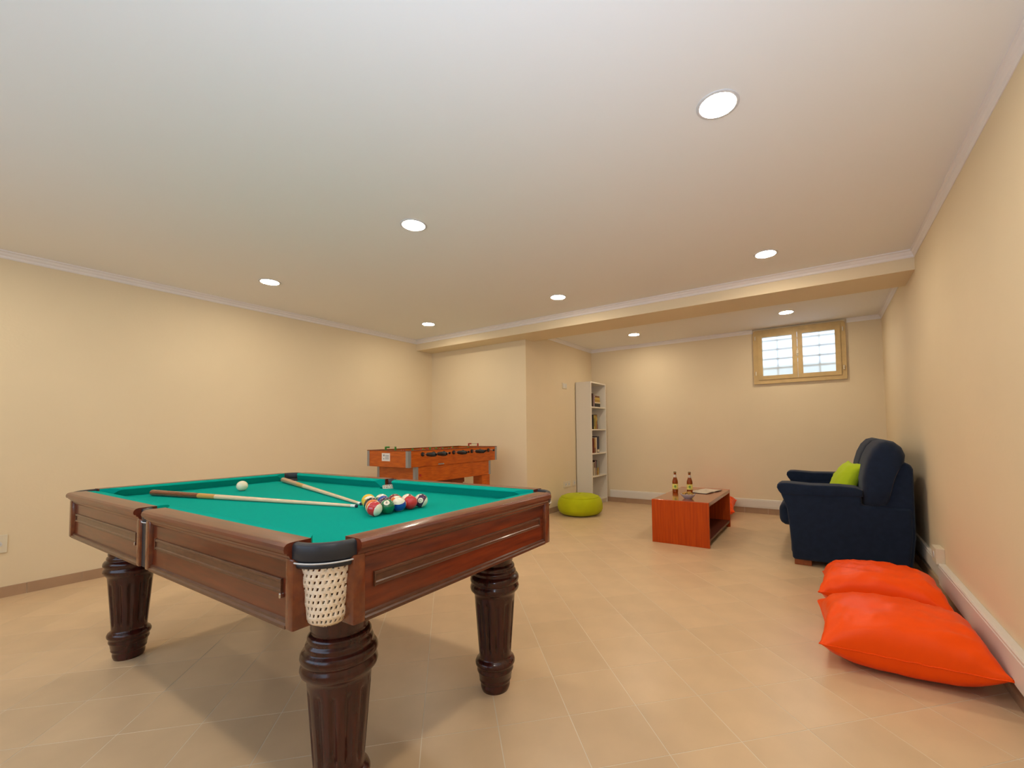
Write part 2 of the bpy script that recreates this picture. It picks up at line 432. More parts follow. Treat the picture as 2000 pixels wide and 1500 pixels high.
# ------------------------------------------------------------------ ducts, sockets
def duct(name, p0, p1, inw, z0, z1, th, label):
    p0, p1, inw = Vector(p0), Vector(p1), Vector(inw)
    prof = [(0, z0), (th, z0), (th, z1-.006), (th-.005, z1), (0, z1)]
    bm = extr(B(), prof, lambda q: p0+inw*q[0]+Vector((0, 0, q[1])), lambda q: p1+inw*q[0]+Vector((0, 0, q[1])))
    o = fin(name, bm, 'duct_white')
    lid = [(th, z0+.015), (th+.0025, z0+.018), (th+.0025, z1-.018), (th, z1-.015)]
    fin('cover', extr(B(), lid, lambda q: p0+inw*q[0]+Vector((0, 0, q[1])), lambda q: p1+inw*q[0]+Vector((0, 0, q[1]))), 'duct_white', o)
    return setp(o, label, 'cable duct')
duct('cable_duct', (XR-.001, YR+.3, 0), (XR-.001, 3.70, 0), (-1, 0, 0), .112, .243, .034, 'deep white cable duct beside the orange floor pillows')
duct('cable_duct', (XR, 3.705, 0), (XR, YB2-.02, 0), (-1, 0, 0), .130, .240, .020, 'slim white cable duct on the wall behind the navy sofa')
duct('cable_duct', (X1+.30, YB2, 0), (XR-.025, YB2, 0), (0, -1, 0), .075, .188, .018, 'white cable duct along the back wall under the window')

def plate(name, side, pos, w, hh, th, label, cat, mods, m='plastic_ivory'):
    """a cover plate on a wall; side +x / -x says which way it faces"""
    o = thing(name, pos, label, cat)
    s = 1 if side == '+x' else -1
    fin('cover_plate', box(B(), 0 if s > 0 else -th, -w/2, -hh/2, th if s > 0 else 0, w/2, hh/2, .003), m, o)
    n = len(mods)
    for i, kind in enumerate(mods):
        yc = (i-(n-1)/2)*w/(n+.35)
        x0, x1 = (th*.6, th+.003) if s > 0 else (-th-.003, -th*.6)
        if kind == 'key':
            fin('rocker', box(B(), x0, yc-.016, -hh*.32, x1, yc+.016, hh*.32, .002), 'plastic_white', o)
        else:
            f = fin('socket_face', lathe(B(), [(x0, .021), (x1, .021), (x1, .018), (x1-s*.002, .017)], 20, 0, 0, axis='x'), 'plastic_white', o)
            f.location = (0, yc, 0)
            for dy in (-.009, .009):
                fin('pin_hole', lathe(B(), [(x1-s*.004, .0026), (x1+s*.0004, .0026)], 8, 0, 0, axis='x'), 'black_plastic', f, loc=(0, dy, 0))
    return o
plate('light_switch', '+x', (X1, 5.485, 1.775), .13, .085, .010, 'ivory double light switch high beside the bookcase', 'switch', ['key', 'key'])
plate('wall_socket', '+x', (X1, 5.52, .345), .20, .085, .010, 'ivory double wall socket above the lime pouf', 'socket', ['s', 's'])
plate('wall_socket', '+x', (X1, 5.735, .345), .09, .085, .010, 'single wall socket close to the white bookcase', 'socket', ['s'])
plate('wall_socket', '-x', (XR, 3.765, .285), .125, .10, .045, 'ivory surface-mounted socket box at the end of the right wall duct', 'socket', ['s'])
plate('wall_socket', '+x', (XL, .505, .372), .09, .125, .010, 'wall socket at the left edge below the pool table height', 'socket', ['s', ])

# ------------------------------------------------------------------ downlights
def downlight(x, y, label):
    o = thing('ceiling_downlight', (x, y, H), label, 'ceiling light', 'round ceiling downlights')
    r = .083
    fin('rim', lathe(B(), [(0, r), (-.0025, r), (-.0035, r-.002), (-.0035, r-.014), (-.001, r-.0145)], 40, cap=False), 'led_rim', o, True, angle=50)
    bm = B(); lathe(bm, [(-.0042, r-.0138), (-.0044, .002)], 40)
    fin('diffuser', bm, 'led_diffuser', o)
    return o
GX, GY = (-.314, -2.139, -3.965), (1.844, 3.646)
for gx_, nm_ in zip(GX, ('straight above the camera', 'above the pool table near side', 'in the near left corner of the ceiling')):
    downlight(gx_, .043, 'round downlight out of view ' + nm_)
downlight(GX[0], GY[0], 'largest round downlight, nearest the viewer on the ceiling')
downlight(GX[1], GY[0], 'round downlight over the pool table, middle of the near row')
downlight(GX[2], GY[0], 'leftmost round downlight, close to the long left wall')
downlight(GX[0], GY[1], 'round downlight near the right wall just before the beam')
downlight(GX[1], GY[1], 'round downlight midway along the ceiling beam')
downlight(GX[2], GY[1], 'round downlight above the table football at the beam end')
downlight(-.30, 5.62, 'round downlight in the alcove in front of the window')
downlight(-2.13, 5.68, 'round downlight in the alcove in front of the bookcase')

# ------------------------------------------------------------------ pool table
TX, TY = -2.125, 1.145
HL, HW = 1.125, .600                       # half length (x), half width (y) at the outer rail edge
ZT, ZBED = .838, .790
A0 = -.015                                # side pockets sit here along the length
PC = .125                                # corner pocket centre, in from both edges
table = thing('pool_table', (TX, TY, 0), 'mahogany pool table with green cloth and fluted round legs', 'pool table', rz=.015)
# the six runs of rail: (axis, side, start, end, start kind, end kind)
EC, ES = .128, .040
runs = [('x', -1, -HL+EC, A0-ES, 'c', 's'), ('x', -1, A0+ES, HL-EC, 's', 'c'),
        ('x', 1, -HL+EC, A0-ES, 'c', 's'), ('x', 1, A0+ES, HL-EC, 's', 'c'),
        ('y', 1, -HW+EC, HW-EC, 'c', 'c'), ('y', -1, -HW+EC, HW-EC, 'c', 'c')]
wood_prof = [(.070, ZT), (.016, ZT), (.008, ZT-.002), (.002, ZT-.008), (0, ZT-.016), (.002, ZT-.024), (.009, ZT-.027), (.009, ZT-.031),
             (.014, ZT-.033), (.016, ZT-.039), (.020, ZT-.043), (.070, ZT-.043)]
cush_prof = [(.070, ZT-.001), (.095, ZT-.001), (.112, ZT-.004), (.118, ZT-.007), (.119, ZT-.011), (.112, ZT-.016), (.090, ZBED+.004), (.086, ZBED-.002), (.070, ZBED-.002)]
def P3(ax, sd, a, d, z):
    return (a, sd*(HW-d), z) if ax == 'x' else (sd*(HL-d), a, z)
def run(bm, prof, ax, sd, f0, f1):
    return extr(bm, prof, lambda q: P3(ax, sd, f0(q[0]), q[0], q[1]), lambda q: P3(ax, sd, f1(q[0]), q[0], q[1]))
def cush_shift(kind, d):
    t = (d-.070)/.049
    return .004 + (.075 if kind == 'c' else .030)*max(0, t)**1.2
for ax, sd, a, b, ka, kb in runs:
    wm = 'mahogany' if ax == 'x' else 'mahogany_y'
    rail = fin('rail', run(B(), wood_prof, ax, sd, lambda d: a, lambda d: b), wm, table, True, angle=28)
    fin('cushion', run(B(), cush_prof, ax, sd, lambda d: a+cush_shift(ka, d), lambda d: b-cush_shift(kb, d)), 'felt', table, True, angle=35)
    # apron board below with posts, bottom bead and a raised strip
    def bb(a0, a1, d0, d1, z0, z1, bev=.002):
        p, q = P3(ax, sd, a0, d0, z0), P3(ax, sd, a1, d1, z1)
        return box(B(), min(p[0], q[0]), min(p[1], q[1]), z0, max(p[0], q[0]), max(p[1], q[1]), z1, bev, 2)
    ab = bb(a-.006, b+.006, .030, .072, .627, ZT-.043); merge(ab, bb(a-.006, b+.006, .070, .095, .627, ZBED-.032))
    ap = fin('apron', ab, wm, table)
    for c0, c1 in ((a-.012, a+.024), (b-.024, b+.012)):
        pb = bb(c0, c1, .017, .070, .620, ZT-.041, .005); merge(pb, bb(c0+.001, c1-.001, .060, .092, .620, ZBED-.032, .003))
        fin('post', pb, 'mahogany_trim', ap, True, angle=40)
    prof = [(.031, .620), (.018, .620), (.018, .628), (.023, .632), (.023, .637), (.031, .641)]
    fin('bottom_moulding', run(B(), prof, ax, sd, lambda d: a+.024, lambda d: b-.024), 'strip_wood', ap)
    prof = [(.031, .780), (.031, .795), (.020, .795), (.022, .788), (.026, .786)]
    fin('top_moulding', run(B(), prof, ax, sd, lambda d: a+.024, lambda d: b-.024), wm, ap)
    s0, s1 = (a+.060, b-.060)
    zc = .718
    prof = [(.031, zc-.019), (.026, zc-.019), (.0245, zc-.016), (.0245, zc-.011), (.0275, zc-.008), (.0275, zc+.008), (.0245, zc+.011), (.0245, zc+.016), (.026, zc+.019), (.031, zc+.019)]
    st = fin('decorative_strip', run(B(), prof, ax, sd, lambda d: s0, lambda d: s1), 'strip_wood', ap)
    for e0 in ((s0-.004, s0), (s1, s1+.004)):
        fin('strip_end', bb(e0[0], e0[1], .0235, .031, zc-.020, zc+.020, .001), 'strip_wood', ap)
    if ax == 'x' and sd < 0:
        fin('bracket', bb(s1+.002, s1+.010, .019, .030, zc-.028, zc-.015, .002), 'chrome', ap)
# the cloth bed, notched at the pockets
def bed_outline():
    iw, il = HW-.071, HL-.071
    rc, rs = .074, .050
    pts = []
    def corner(sx_, sy_):
        c = (sx_*(HL-PC), sy_*(HW-PC))
        return c
    pc = HL-PC; pw = HW-PC
    # walk anticlockwise from the lower left
    def notch(cx_, cy_, a0, a1, r, n=10): return [(cx_+r*math.cos(a0+(a1-a0)*k/n), cy_+r*math.sin(a0+(a1-a0)*k/n)) for k in range(n+1)]
    pts += notch(-pc, -pw, math.radians(135), math.radians(-45), rc)
    pts += [(-pc+rc, -iw), (A0-rs-.011, -iw)]
    pts += notch(A0, -iw-.004, PI, 0, rs+.010)
    pts += [(pc-rc, -iw)]
    pts += notch(pc, -pw, math.radians(225), math.radians(45), rc)
    pts += [(il, -pw+rc), (il, pw-rc)]
    pts += notch(pc, pw, math.radians(-45), math.radians(-225), rc)
    pts += [(pc-rc, iw), (A0+rs+.011, iw)]
    pts += notch(A0, iw+.004, 0, -PI, rs+.010)
    pts += [(-pc+rc, iw)]
    pts += notch(-pc, pw, math.radians(45), math.radians(-135), rc)
    pts += [(-il, pw-rc), (-il, -pw+rc)]
    return pts
fin('cloth_bed', prism(B(), bed_outline(), ZBED-.03, ZBED), 'felt', table)
fin('bed_frame', box(B(), -HL+.20, -HW+.20, .64, HL-.20, HW-.20, ZBED-.031), 'dark_wood', table)
# legs
LEGP = [(.640, .084), (.548, .084), (.543, .080), (.536, .081), (.533, .087), (.527, .0915), (.520, .0925), (.515, .090), (.512, .091), (.508, .096), (.501, .0985),
        (.495, .097), (.492, .098), (.488, .105), (.480, .1105), (.470, .112), (.461, .109), (.456, .105), (.452, .106), (.446, .110), (.437, .112), (.427, .109),
        (.419, .101), (.411, .095), (.404, .0925), (.398, .0920), (.385, .0910), (.377, .0904), (.368, .0898), (.35, .0884), (.30, .0844), (.25, .0804), (.20, .0764),
        (.184, .0751), (.174, .0743), (.166, .0737), (.150, .0725), (.142, .0735), (.137, .079), (.131, .086), (.122, .090), (.114, .0895), (.107, .085), (.103, .080),
        (.099, .0795), (.094, .082), (.087, .0825), (.081, .080), (.077, .0765), (.058, .0740), (.055, .0715), (.050, .0725), (.044, .0725), (.039, .069), (.036, .0660),
        (.031, .0650), (.026, .0665), (.016, .0660), (.008, .0635), (0, .0600)]
def flute(a, z, r):
    if not (.168 < z < .383): return 0
    k = (a*12/(2*PI)) % 1.0
    w = max(0, 1-abs(k-.5)/.22)
    e = min(1, (z-.168)/.012, (.383-z)/.012)
    return -.0075*min(1, w*1.6)*e
LEGP = [(z, r_*.945) for z, r_ in LEGP]
leg_me = None
for sx_ in (1, -1):
    for sy_ in (-1, 1):
        loc = (.903 if sx_ > 0 else -.868, -.385 if sy_ < 0 else .350, 0)
        if leg_me is None:
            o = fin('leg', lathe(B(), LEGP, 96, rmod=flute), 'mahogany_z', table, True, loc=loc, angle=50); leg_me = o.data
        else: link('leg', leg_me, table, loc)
for sd in (-1, 1):                       # dark filler added so the shaded gap at each side pocket reads dark
    y0, y1 = sorted((sd*(HW-.028), sd*(HW-.016)))
    fin('gap_filler', box(B(), A0-ES-.004, min(sd*(HW-.034), sd*(HW-.024)), .622, A0+ES+.004, max(sd*(HW-.034), sd*(HW-.024)), ZT-.004), 'pocket_leather', table)
# pockets: leather band, piping and crocheted net
def band(bm, r0, r1, z0, z1, a0, a1, n=28, rd=.006):
    prof = [(r0, z0+rd), (r0+rd*.5, z0), (r1-rd*.5, z0), (r1, z0+rd), (r1, z1-rd*1.6), (r1-rd*.5, z1-rd*.45), (r1-rd*1.6, z1), (r0+rd*.6, z1), (r0, z1-rd)]
    rings = [[bm.verts.new((r*math.cos(a0+(a1-a0)*k/n), r*math.sin(a0+(a1-a0)*k/n), z)) for r, z in prof] for k in range(n+1)]
    m = len(prof)
    for k in range(n):
        for i in range(m): bm.faces.new((rings[k][i], rings[k][(i+1) % m], rings[k+1][(i+1) % m], rings[k+1][i]))
    bm.faces.new(rings[0][::-1]); bm.faces.new(rings[-1])
    return bm
def net(r_top, r_bot, depth, cols=24, rows=9, out=.012):
    """knotted bag: every mesh of the net is a real opening"""
    bm = B(); th = .0032
    def P(u, v, rr=0):
        a = 2*PI*u/cols
        t = v/rows
        if t < .78: r = r_top + (r_bot-r_top)*(t/.78)**.8
        else:
            q = (t-.78)/.22; r = r_bot*math.sqrt(max(0, 1-q*q*.97))
        r += .0012*math.sin(5*a+v*2.1)
        return Vector((out*t + (r+rr)*math.cos(a), (r+rr)*math.sin(a), -depth*t))
    vc = {}
    def vert(u, v, side):
        k = (round((u % cols)*1000), round(v*1000), side)
        if k not in vc: vc[k] = bm.verts.new(P(u % cols, v, th/2 if side else -th/2))
        return vc[k]
    for i in range(rows):
        for j in range(cols):
            sh = .5*(i % 2)
            u0, u1 = j+sh, j+1+sh
            wx, wy = .30, .26
            o_ = [(u0, i), (u1, i), (u1, i+1), (u0, i+1)]
            lean = .10
            n_ = [(u0+wx+lean, i+wy), (u1-wx+lean, i+wy), (u1-wx-lean, i+1-wy), (u0+wx-lean, i+1-wy)]
            for s in (0, 1):
                for k in range(4):
                    l = (k+1) % 4
                    bm.faces.new((vert(*o_[k], s), vert(*o_[l], s), vert(*n_[l], s), vert(*n_[k], s)))
            for k in range(4):
                l = (k+1) % 4
                bm.faces.new((vert(*n_[k], 0), vert(*n_[l], 0), vert(*n_[l], 1), vert(*n_[k], 1)))
    bmesh.ops.remove_doubles(bm, verts=bm.verts, dist=.0004)
    return bm
spots = [(HL-PC, -HW+PC, -45, 'c'), (HL-PC, HW-PC, 45, 'c'), (-HL+PC, -HW+PC, 225, 'c'), (-HL+PC, HW-PC, 135, 'c'),
         (A0, -HW+.075, -90, 's'), (A0, HW-.075, 90, 's')]
proto = {}
for px_, py_, ang, kd in spots:
    if kd not in proto:
        c = kd == 'c'
        R_, sp_ = (.104, math.radians(49)) if c else (.058, math.radians(58))
        e = bpy.data.objects.new('pocket', None)
        me_b = band(B(), R_-.020, R_, ZT-.046, ZT-.0015, -sp_, sp_)
        pk = fin('pocket', me_b, 'pocket_leather', table, True, angle=60)
        bm = B(); r = R_+.0005; n = 24
        tube(bm, [(r*math.cos(-sp_+2*sp_*k/n), r*math.sin(-sp_+2*sp_*k/n), ZT-.050) for k in range(n+1)], .0022, 6)
        fin('piping', bm, 'piping_white', pk, True)
        fin('rim', band(B(), R_-.016, R_-.003, ZT-.064, ZT-.0475, -sp_*1.05, sp_*1.05), 'pocket_leather', pk, True, angle=60)
        nt = fin('net', net(.074, .054, .166, 30, 10) if c else net(.036, .030, .13, 18, 8), 'net_cotton', pk, True, loc=(.017, 0, ZT-.060) if c else (0, 0, ZT-.034))
        proto[kd] = pk
    else:
        pk = copy_tree(proto[kd], table)
    pk.location = (px_, py_, 0); pk.rotation_euler = (0, 0, math.radians(ang))

# ------------------------------------------------------------------ balls
RB = .0286
bm = B(); bmesh.ops.create_uvsphere(bm, u_segments=32, v_segments=20, radius=RB)
cue_ball = fin('cue_ball', bm, 'ivory_ball', None, True)
cue_ball.location = (-2.799, 1.169, ZBED+RB)
setp(cue_ball, 'plain ivory cue ball alone on the green cloth', 'ball')
ball_me = cue_ball.data
cols = {'yellow': (.80, .48, .02), 'blue': (.01, .055, .30), 'red': (.56, .014, .018), 'purple': (.055, .016, .06), 'orange': (.75, .16, .02),
        'green': (.006, .16, .055), 'maroon': (.18, .012, .015), 'black': (.012, .012, .012)}
for k, c in cols.items(): ball_mat('solid_'+k, c, False); ball_mat('stripe_'+k, c, True)
camdir = Vector((.79, -.60, .16)).normalized(); right = Vector((.60, .79, 0)); up = Vector((0, 0, 1))
def orient(xd, zd):
    if xd is None:
        xd = Vector(zd).cross(camdir)
        if xd.z > 0: xd = -xd
    x = Vector(xd).normalized(); z = (Vector(zd) - x*Vector(zd).dot(x)).normalized(); y = z.cross(x)
    return Matrix((x, y, z)).transposed().to_euler()
dx = RB*2*math.cos(PI/6)*1.004
rows = [
 [('stripe_red', 'red striped pool ball at the near left corner of the rack', (None, right*.75-up*.35+camdir*.55)),
  ('solid_green', 'solid green pool ball with a white number spot, front row of the rack', (camdir+up*.75-right*.1, up)),
  ('stripe_blue', 'blue striped pool ball with a white top, middle of the front row', (right+up*.1, up*.85+camdir*.42)),
  ('solid_red', 'solid red pool ball in the front row of the rack', (-camdir+up, up)),
  ('stripe_purple', 'purple striped pool ball at the right end of the front row', (camdir-right*.15, -right*.8+up*.45))],
 [('stripe_orange', 'orange and white striped pool ball just behind the near left corner ball', (None, right*.7+camdir*.5-up*.1)),
  ('solid_purple', 'dark purple pool ball behind the gap beside the green ball', (right, up)),
  ('solid_orange', 'orange pool ball with white spot behind the blue striped ball', (camdir*.4+up, right)),
  ('stripe_maroon', 'maroon striped pool ball behind the solid red ball', (right+up, right-up*.2))],
 [('solid_black', 'black pool ball on the left side of the rack', (-camdir, up)),
  ('solid_blue', 'solid blue pool ball in the heart of the rack', (-camdir, up)),
  ('solid_maroon', 'solid maroon pool ball on the far side of the rack', (-camdir, up))],
 [('stripe_yellow', 'yellow striped pool ball on the left side near the cue tips', (-camdir, up)),
  ('stripe_green', 'green striped pool ball on the far side near the rack tip', (-camdir, up))],
 [('solid_yellow', 'solid yellow pool ball at the tip of the rack by the cue tips', (-camdir, up))]]
balls = {}
for i, row in enumerate(rows):
    for j, (m_, lab, (xd, zd)) in enumerate(row):
        me = ball_me.copy(); me.materials.clear(); me.materials.append(MATS[m_])
        o = link('pool_ball', me); o.location = (-1.452 - i*dx, 1.062 + (j + i*.5)*RB*2.008, ZBED+RB)
        o.rotation_euler = orient(xd, zd)
        setp(o, lab, 'ball', 'racked pool balls'); balls[m_] = o
def digits(o, txt, size):
    cu = bpy.data.curves.new('number', 'FONT'); cu.body = txt; cu.size = size; cu.align_x = 'CENTER'; cu.align_y = 'CENTER'; cu.extrude = .0002
    t = bpy.data.objects.new('tmp_text', cu); COL.objects.link(t)
    dg = bpy.context.evaluated_depsgraph_get(); me = bpy.data.meshes.new_from_object(t.evaluated_get(dg))
    bpy.data.objects.remove(t)
    me.materials.clear(); me.materials.append(MATS['black_plastic'])
    n = link('number', me, o)
    n.matrix_local = Matrix(((0, 0, 1, RB+.0001), (1, 0, 0, 0), (0, 1, 0, 0), (0, 0, 0, 1)))
digits(balls['solid_green'], '6', .016); digits(balls['stripe_purple'], '12', .013)

# ------------------------------------------------------------------ cues
def cue(butt, tip, label, m_butt, m_splice):
    butt, tip = Vector(butt), Vector(tip); d = tip-butt; L_ = d.length
    o = thing('cue_stick', butt, label, 'cue', 'cues on the pool table')
    o.rotation_euler = d.to_track_quat('X', 'Z').to_euler()
    def seg(name, a, b, r0, r1, m_, par=o, n=20):
        return fin(name, lathe(B(), [(a, r0), (b, r1)], n, axis='x'), m_, par, True, angle=40)
    rad = lambda t: .0160 + (.0064-.0160)*min(1, t)**.9
    bu = fin('butt', lathe(B(), [(0, .011), (.004, .0155), (.01, .0160), (L_*.27, rad(.27))], 20, axis='x'), m_butt, o, True, angle=40)
    seg('splice', L_*.27, L_*.36, rad(.27)+.0001, rad(.36), m_splice)
    seg('shaft', L_*.36, L_-.034, rad(.36), .0064, 'cue_shaft')
    seg('ferrule', L_-.034, L_-.010, .0066, .0062, 'cue_ferrule'); fin('tip', lathe(B(), [(L_-.010, .0062), (L_-.003, .0060), (L_, .0035)], 16, axis='x'), 'cue_tip', o, True, angle=40)
    fin('bumper', lathe(B(), [(-.008, .008), (-.006, .010), (.001, .0105)], 16, axis='x'), 'cue_ferrule' if m_butt == 'cue_pale' else 'black_rubber', bu, True, angle=40)
cue((-3.03, .835, ZBED+.0165), (-1.688, 1.150, ZBED+.0068), 'cue stick with dark brown butt lying nearest the viewer', 'cue_butt', 'cue_splice')
cue((-3.055, 1.522, ZBED+.0165), (-1.722, 1.193, ZBED+.0068), 'cue stick with pale butt resting by the far corner pocket', 'cue_pale', 'cue_splice')

# ------------------------------------------------------------------ table football
FX0, FX1, FY0, FY1, FZ0, FZ1 = -3.99, -3.36, 2.83, 4.185, .775, .935
foos = thing('table_football', ((FX0+FX1)/2, (FY0+FY1)/2, 0), 'orange wooden table football with black handles by the cream wall', 'table football')
fo = (-(FX0+FX1)/2, -(FY0+FY1)/2, 0)
def fpart(name, bm, m, par=foos, **k): return fin(name, bm, m, par, off=fo, **k)
w = .032
fpart('long_side', box(B(), FX1-w, FY0, FZ0, FX1, FY1, FZ1, .003), 'foos_wood')
fpart('long_side', box(B(), FX0, FY0, FZ0, FX0+w, FY1, FZ1, .003), 'foos_wood')
fpart('end_panel', box(B(), FX0+w, FY0, FZ0, FX1-w, FY0+w, FZ1, .002), 'foos_wood')
fpart('end_panel', box(B(), FX0+w, FY1-w, FZ0, FX1-w, FY1, FZ1, .002), 'foos_wood')
for (x0, x1) in ((FX1-w-.004, FX1+.004), (FX0-.004, FX0+w+.004)):
    fpart('top_edge', box(B(), x0, FY0-.003, FZ1, x1, FY1+.003, FZ1+.007, .002), 'foos_dark')
for (y0, y1) in ((FY0-.003, FY0+w), (FY1-w, FY1+.003)):
    fpart('top_edge', box(B(), FX0+w+.004, y0, FZ1, FX1-w-.004, y1, FZ1+.006, .002), 'foos_dark')
fpart('playfield', box(B(), FX0+w, FY0+w, FZ0+.02, FX1-w, FY1-w, FZ0+.035), 'foos_field')
def ell(bm, x, y, sx_, sy_, z0, z1, wd=.034, t=.002):
    """L-shaped metal strip wrapped around a vertical edge"""
    box(bm, min(x, x+sx_*wd), min(y, y-sy_*t), z0, max(x, x+sx_*wd), max(y, y-sy_*t), z1)
    box(bm, min(x, x-sx_*t), min(y-sy_*t, y+sy_*wd), z0, max(x, x-sx_*t), max(y-sy_*t, y+sy_*wd), z1)
    return bm
for x, sx_ in ((FX0, 1), (FX1, -1)):
    for y, sy_ in ((FY0, 1), (FY1, -1)):
        fpart('corner_strip', ell(B(), x, y, sx_, sy_, FZ0, FZ1), 'grey_metal')
LX0, LX1, LY0, LY1, LZ0 = FX0+.03, FX1-.012, FY0+.10, FY1-.105, .61
base = fpart('base_cabinet', box(B(), LX0, LY0, LZ0, LX1, LY1, FZ0, .003), 'foos_wood')
for x, sx_ in ((LX0, 1), (LX1, -1)):
    for y, sy_ in ((LY0, 1), (LY1, -1)):
        fpart('corner_strip', ell(B(), x, y, sx_, sy_, LZ0, FZ0), 'grey_metal', base)
        xa, ya = x+sx_*.006, y+sy_*.006
        leg = fpart('leg', box(B(), min(xa, xa+sx_*.14), min(ya, ya+sy_*.14), .02, max(xa, xa+sx_*.14), max(ya, ya+sy_*.14), LZ0, .004), 'foos_wood')
        fpart('foot', lathe(B(), [(0, .03), (.006, .034), (.02, .03)], 16, xa+sx_*.07, ya+sy_*.07), 'black_rubber', leg, smooth=True, angle=40)
fpart('ball_return', box(B(), LX1-.34, LY0+.55, LZ0-.055, LX1-.05, LY0+.75, LZ0, .004), 'foos_dark', base)
fpart('coin_button', lathe(B(), [(LX1, .012), (LX1+.008, .011)], 14, 0, 0, axis='x'), 'red_plastic', base, smooth=True, angle=40).location = (0, LY0+.06, .69)
fpart('handle_plate', box(B(), FX1, FY0+.39, FZ0+.006, FX1+.006, FY0+.47, FZ0+.018, .002), 'grey_metal')
nrod = 8; men = [1, 2, 3, 5, 5, 3, 2, 1]; mine = [1, 1, 0, 1, 0, 1, 0, 0]
zr = .898
man_me = None
for i in range(nrod):
    y = FY0+.18+i*(FY1-FY0-.34)/(nrod-1)
    near = mine[i]
    xa, xb = (FX0-.13, FX1+.19) if near else (FX0-.20, FX1+.09)
    rod = fpart('rod', lathe(B(), [(xa, .0075), (xb, .0075)], 12, 0, 0, axis='x'), 'chrome', smooth=True, angle=40); rod.location = (0, y, zr)
    def rp(name, prof, m): return fin(name, lathe(B(), prof, 14, axis='x'), m, rod, True, off=(fo[0], fo[1], 0), angle=40)
    if near: rp('handle', [(xb-.125, .012), (xb-.12, .018), (xb-.06, .023), (xb-.01, .019), (xb, .012)], 'black_plastic')
    else: rp('handle', [(xa, .012), (xa+.01, .0165), (xa+.06, .019), (xa+.11, .016), (xa+.115, .012)], 'black_plastic')
    if not near: rp('end_cap', [(xb-.012, .012), (xb, .012)], 'black_plastic')
    rp('bushing', [(FX1, .022), (FX1+.010, .020), (FX1+.012, .012)], 'black_plastic')
    rp('bushing', [(FX0, .022), (FX0-.010, .020), (FX0-.012, .012)], 'black_plastic')
    for k in range(men[i]):
        if man_me is None:
            bm = B(); box(bm, -.012, -.010, -.062, .012, .010, -.045, .003); box(bm, -.009, -.007, -.046, .009, .007, -.005, .002)
            box(bm, -.015, -.009, -.012, .015, .009, .020, .004); lathe(bm, [(.020, .006), (.024, .009), (.034, .010), (.041, .007), (.043, .002)], 10)
            man_me = {}
            for cn in ('red_plastic', 'green_plastic'):
                me = bpy.data.meshes.new('player'); bm.to_mesh(me); me.materials.append(MATS[cn]); man_me[cn] = me
            bm.free()
        p = link('player', man_me['red_plastic' if near else 'green_plastic'], rod)
        p.location = (FX0+.06+(k+.5)*(FX1-FX0-.12)/men[i]+fo[0], fo[1], 0)
for nm, y, cm in (('score_counter', FY0+.05, 'green_plastic'), ('score_counter', FY1-.06, 'red_plastic')):
    xc = -3.685
    sc = fpart(nm, box(B(), xc-.082, y-.008, FZ1+.004, xc-.070, y+.008, FZ1+.042, .002), cm)
    fpart('upright', box(B(), xc+.070, y-.008, FZ1+.004, xc+.082, y+.008, FZ1+.042, .002), cm, sc)
    wire = fpart('wire', lathe(B(), [(xc-.07, .002), (xc+.07, .002)], 8, 0, 0, axis='x'), 'chrome', sc); wire.location = (0, y, FZ1+.036)
    for k in range(4 if cm == 'green_plastic' else 3):
        b_ = fpart('bead', lathe(B(), [(xc-.068+k*.013, .004), (xc-.064+k*.013, .009), (xc-.060+k*.013, .009), (xc-.056+k*.013, .004)], 10, 0, 0, axis='x'), cm, sc, smooth=True)
        b_.location = (0, y, FZ1+.036)
st = fpart('notice_sticker', box(B(), -3.755, FY0-.0012, .833, -3.628, FY0, .913), 'sticker_white')
for (x, z, a, b_) in ((-3.733, .882, .022, .016), (-3.730, .850, .014, .012)):
    fpart('print', box(B(), x, FY0-.0016, z, x+a, FY0-.0012, z+b_), 'sticker_grey', st)
for k in range(4): fpart('print', box(B(), -3.702, FY0-.0016, .852+k*.012, -3.645, FY0-.0012, .857+k*.012), 'sticker_grey', st)

# ------------------------------------------------------------------ sofa
SY0, SY1 = 4.12, 5.50
SC = (.14, (SY0+SY1)/2, 0)
sofa = thing('sofa', SC, 'navy blue fabric two-seat sofa facing away from the right wall', 'sofa')
so = (-SC[0], -SC[1], 0)
def spart(name, bm, m='sofa_fabric', par=sofa, sm=True, ang=None): return fin(name, bm, m, par, sm, off=so, angle=ang)
def slab_xz(poly, y0, y1, bev, seg=4):
    bm = loft(B(), [(x, y0, z) for x, z in poly], [(x, y1, z) for x, z in poly])
    bmesh.ops.recalc_face_normals(bm, faces=bm.faces)
    ed = [e for e in bm.edges if len(e.link_faces) == 2 and e.calc_face_angle(0) > math.radians(40)]
    bmesh.ops.bevel(bm, geom=ed, offset=bev, segments=seg, affect='EDGES', profile=.5)
    return bm
side = [(-.235, .045), (.43, .045), (.50, .045), (.53, .30), (.53, .515), (.235, .515), (.235, .60), (-.318, .60), (-.292, .53), (-.266, .45), (-.252, .30)]
topp = [(-.298, .562), (-.320, .590), (-.334, .620), (-.330, .645), (-.306, .660), (-.26, .662), (-.10, .652), (.10, .655), (.20, .648), (.245, .630), (.245, .580), (.0, .568)]
for y0, y1 in ((SY0, SY0+.19), (SY1-.19, SY1)):
    arm = spart('arm', slab_xz(side, y0, y1, .022), ang=60)
    o_ = -.012 if y0 == SY0 else .0
    bmt = loft(B(), [(x, y0-.006, z) for x, z in topp], [(x, y1+.006, z) for x, z in topp])
    bmesh.ops.recalc_face_normals(bmt, faces=bmt.faces)
    capf = [f for f in bmt.faces if len(f.verts) > 4]
    ed = list({e for f in capf for e in f.edges})
    bmesh.ops.bevel(bmt, geom=ed, offset=.014, segments=4, affect='EDGES', profile=.5)
    spart('arm_pad', bmt, par=arm, ang=50)
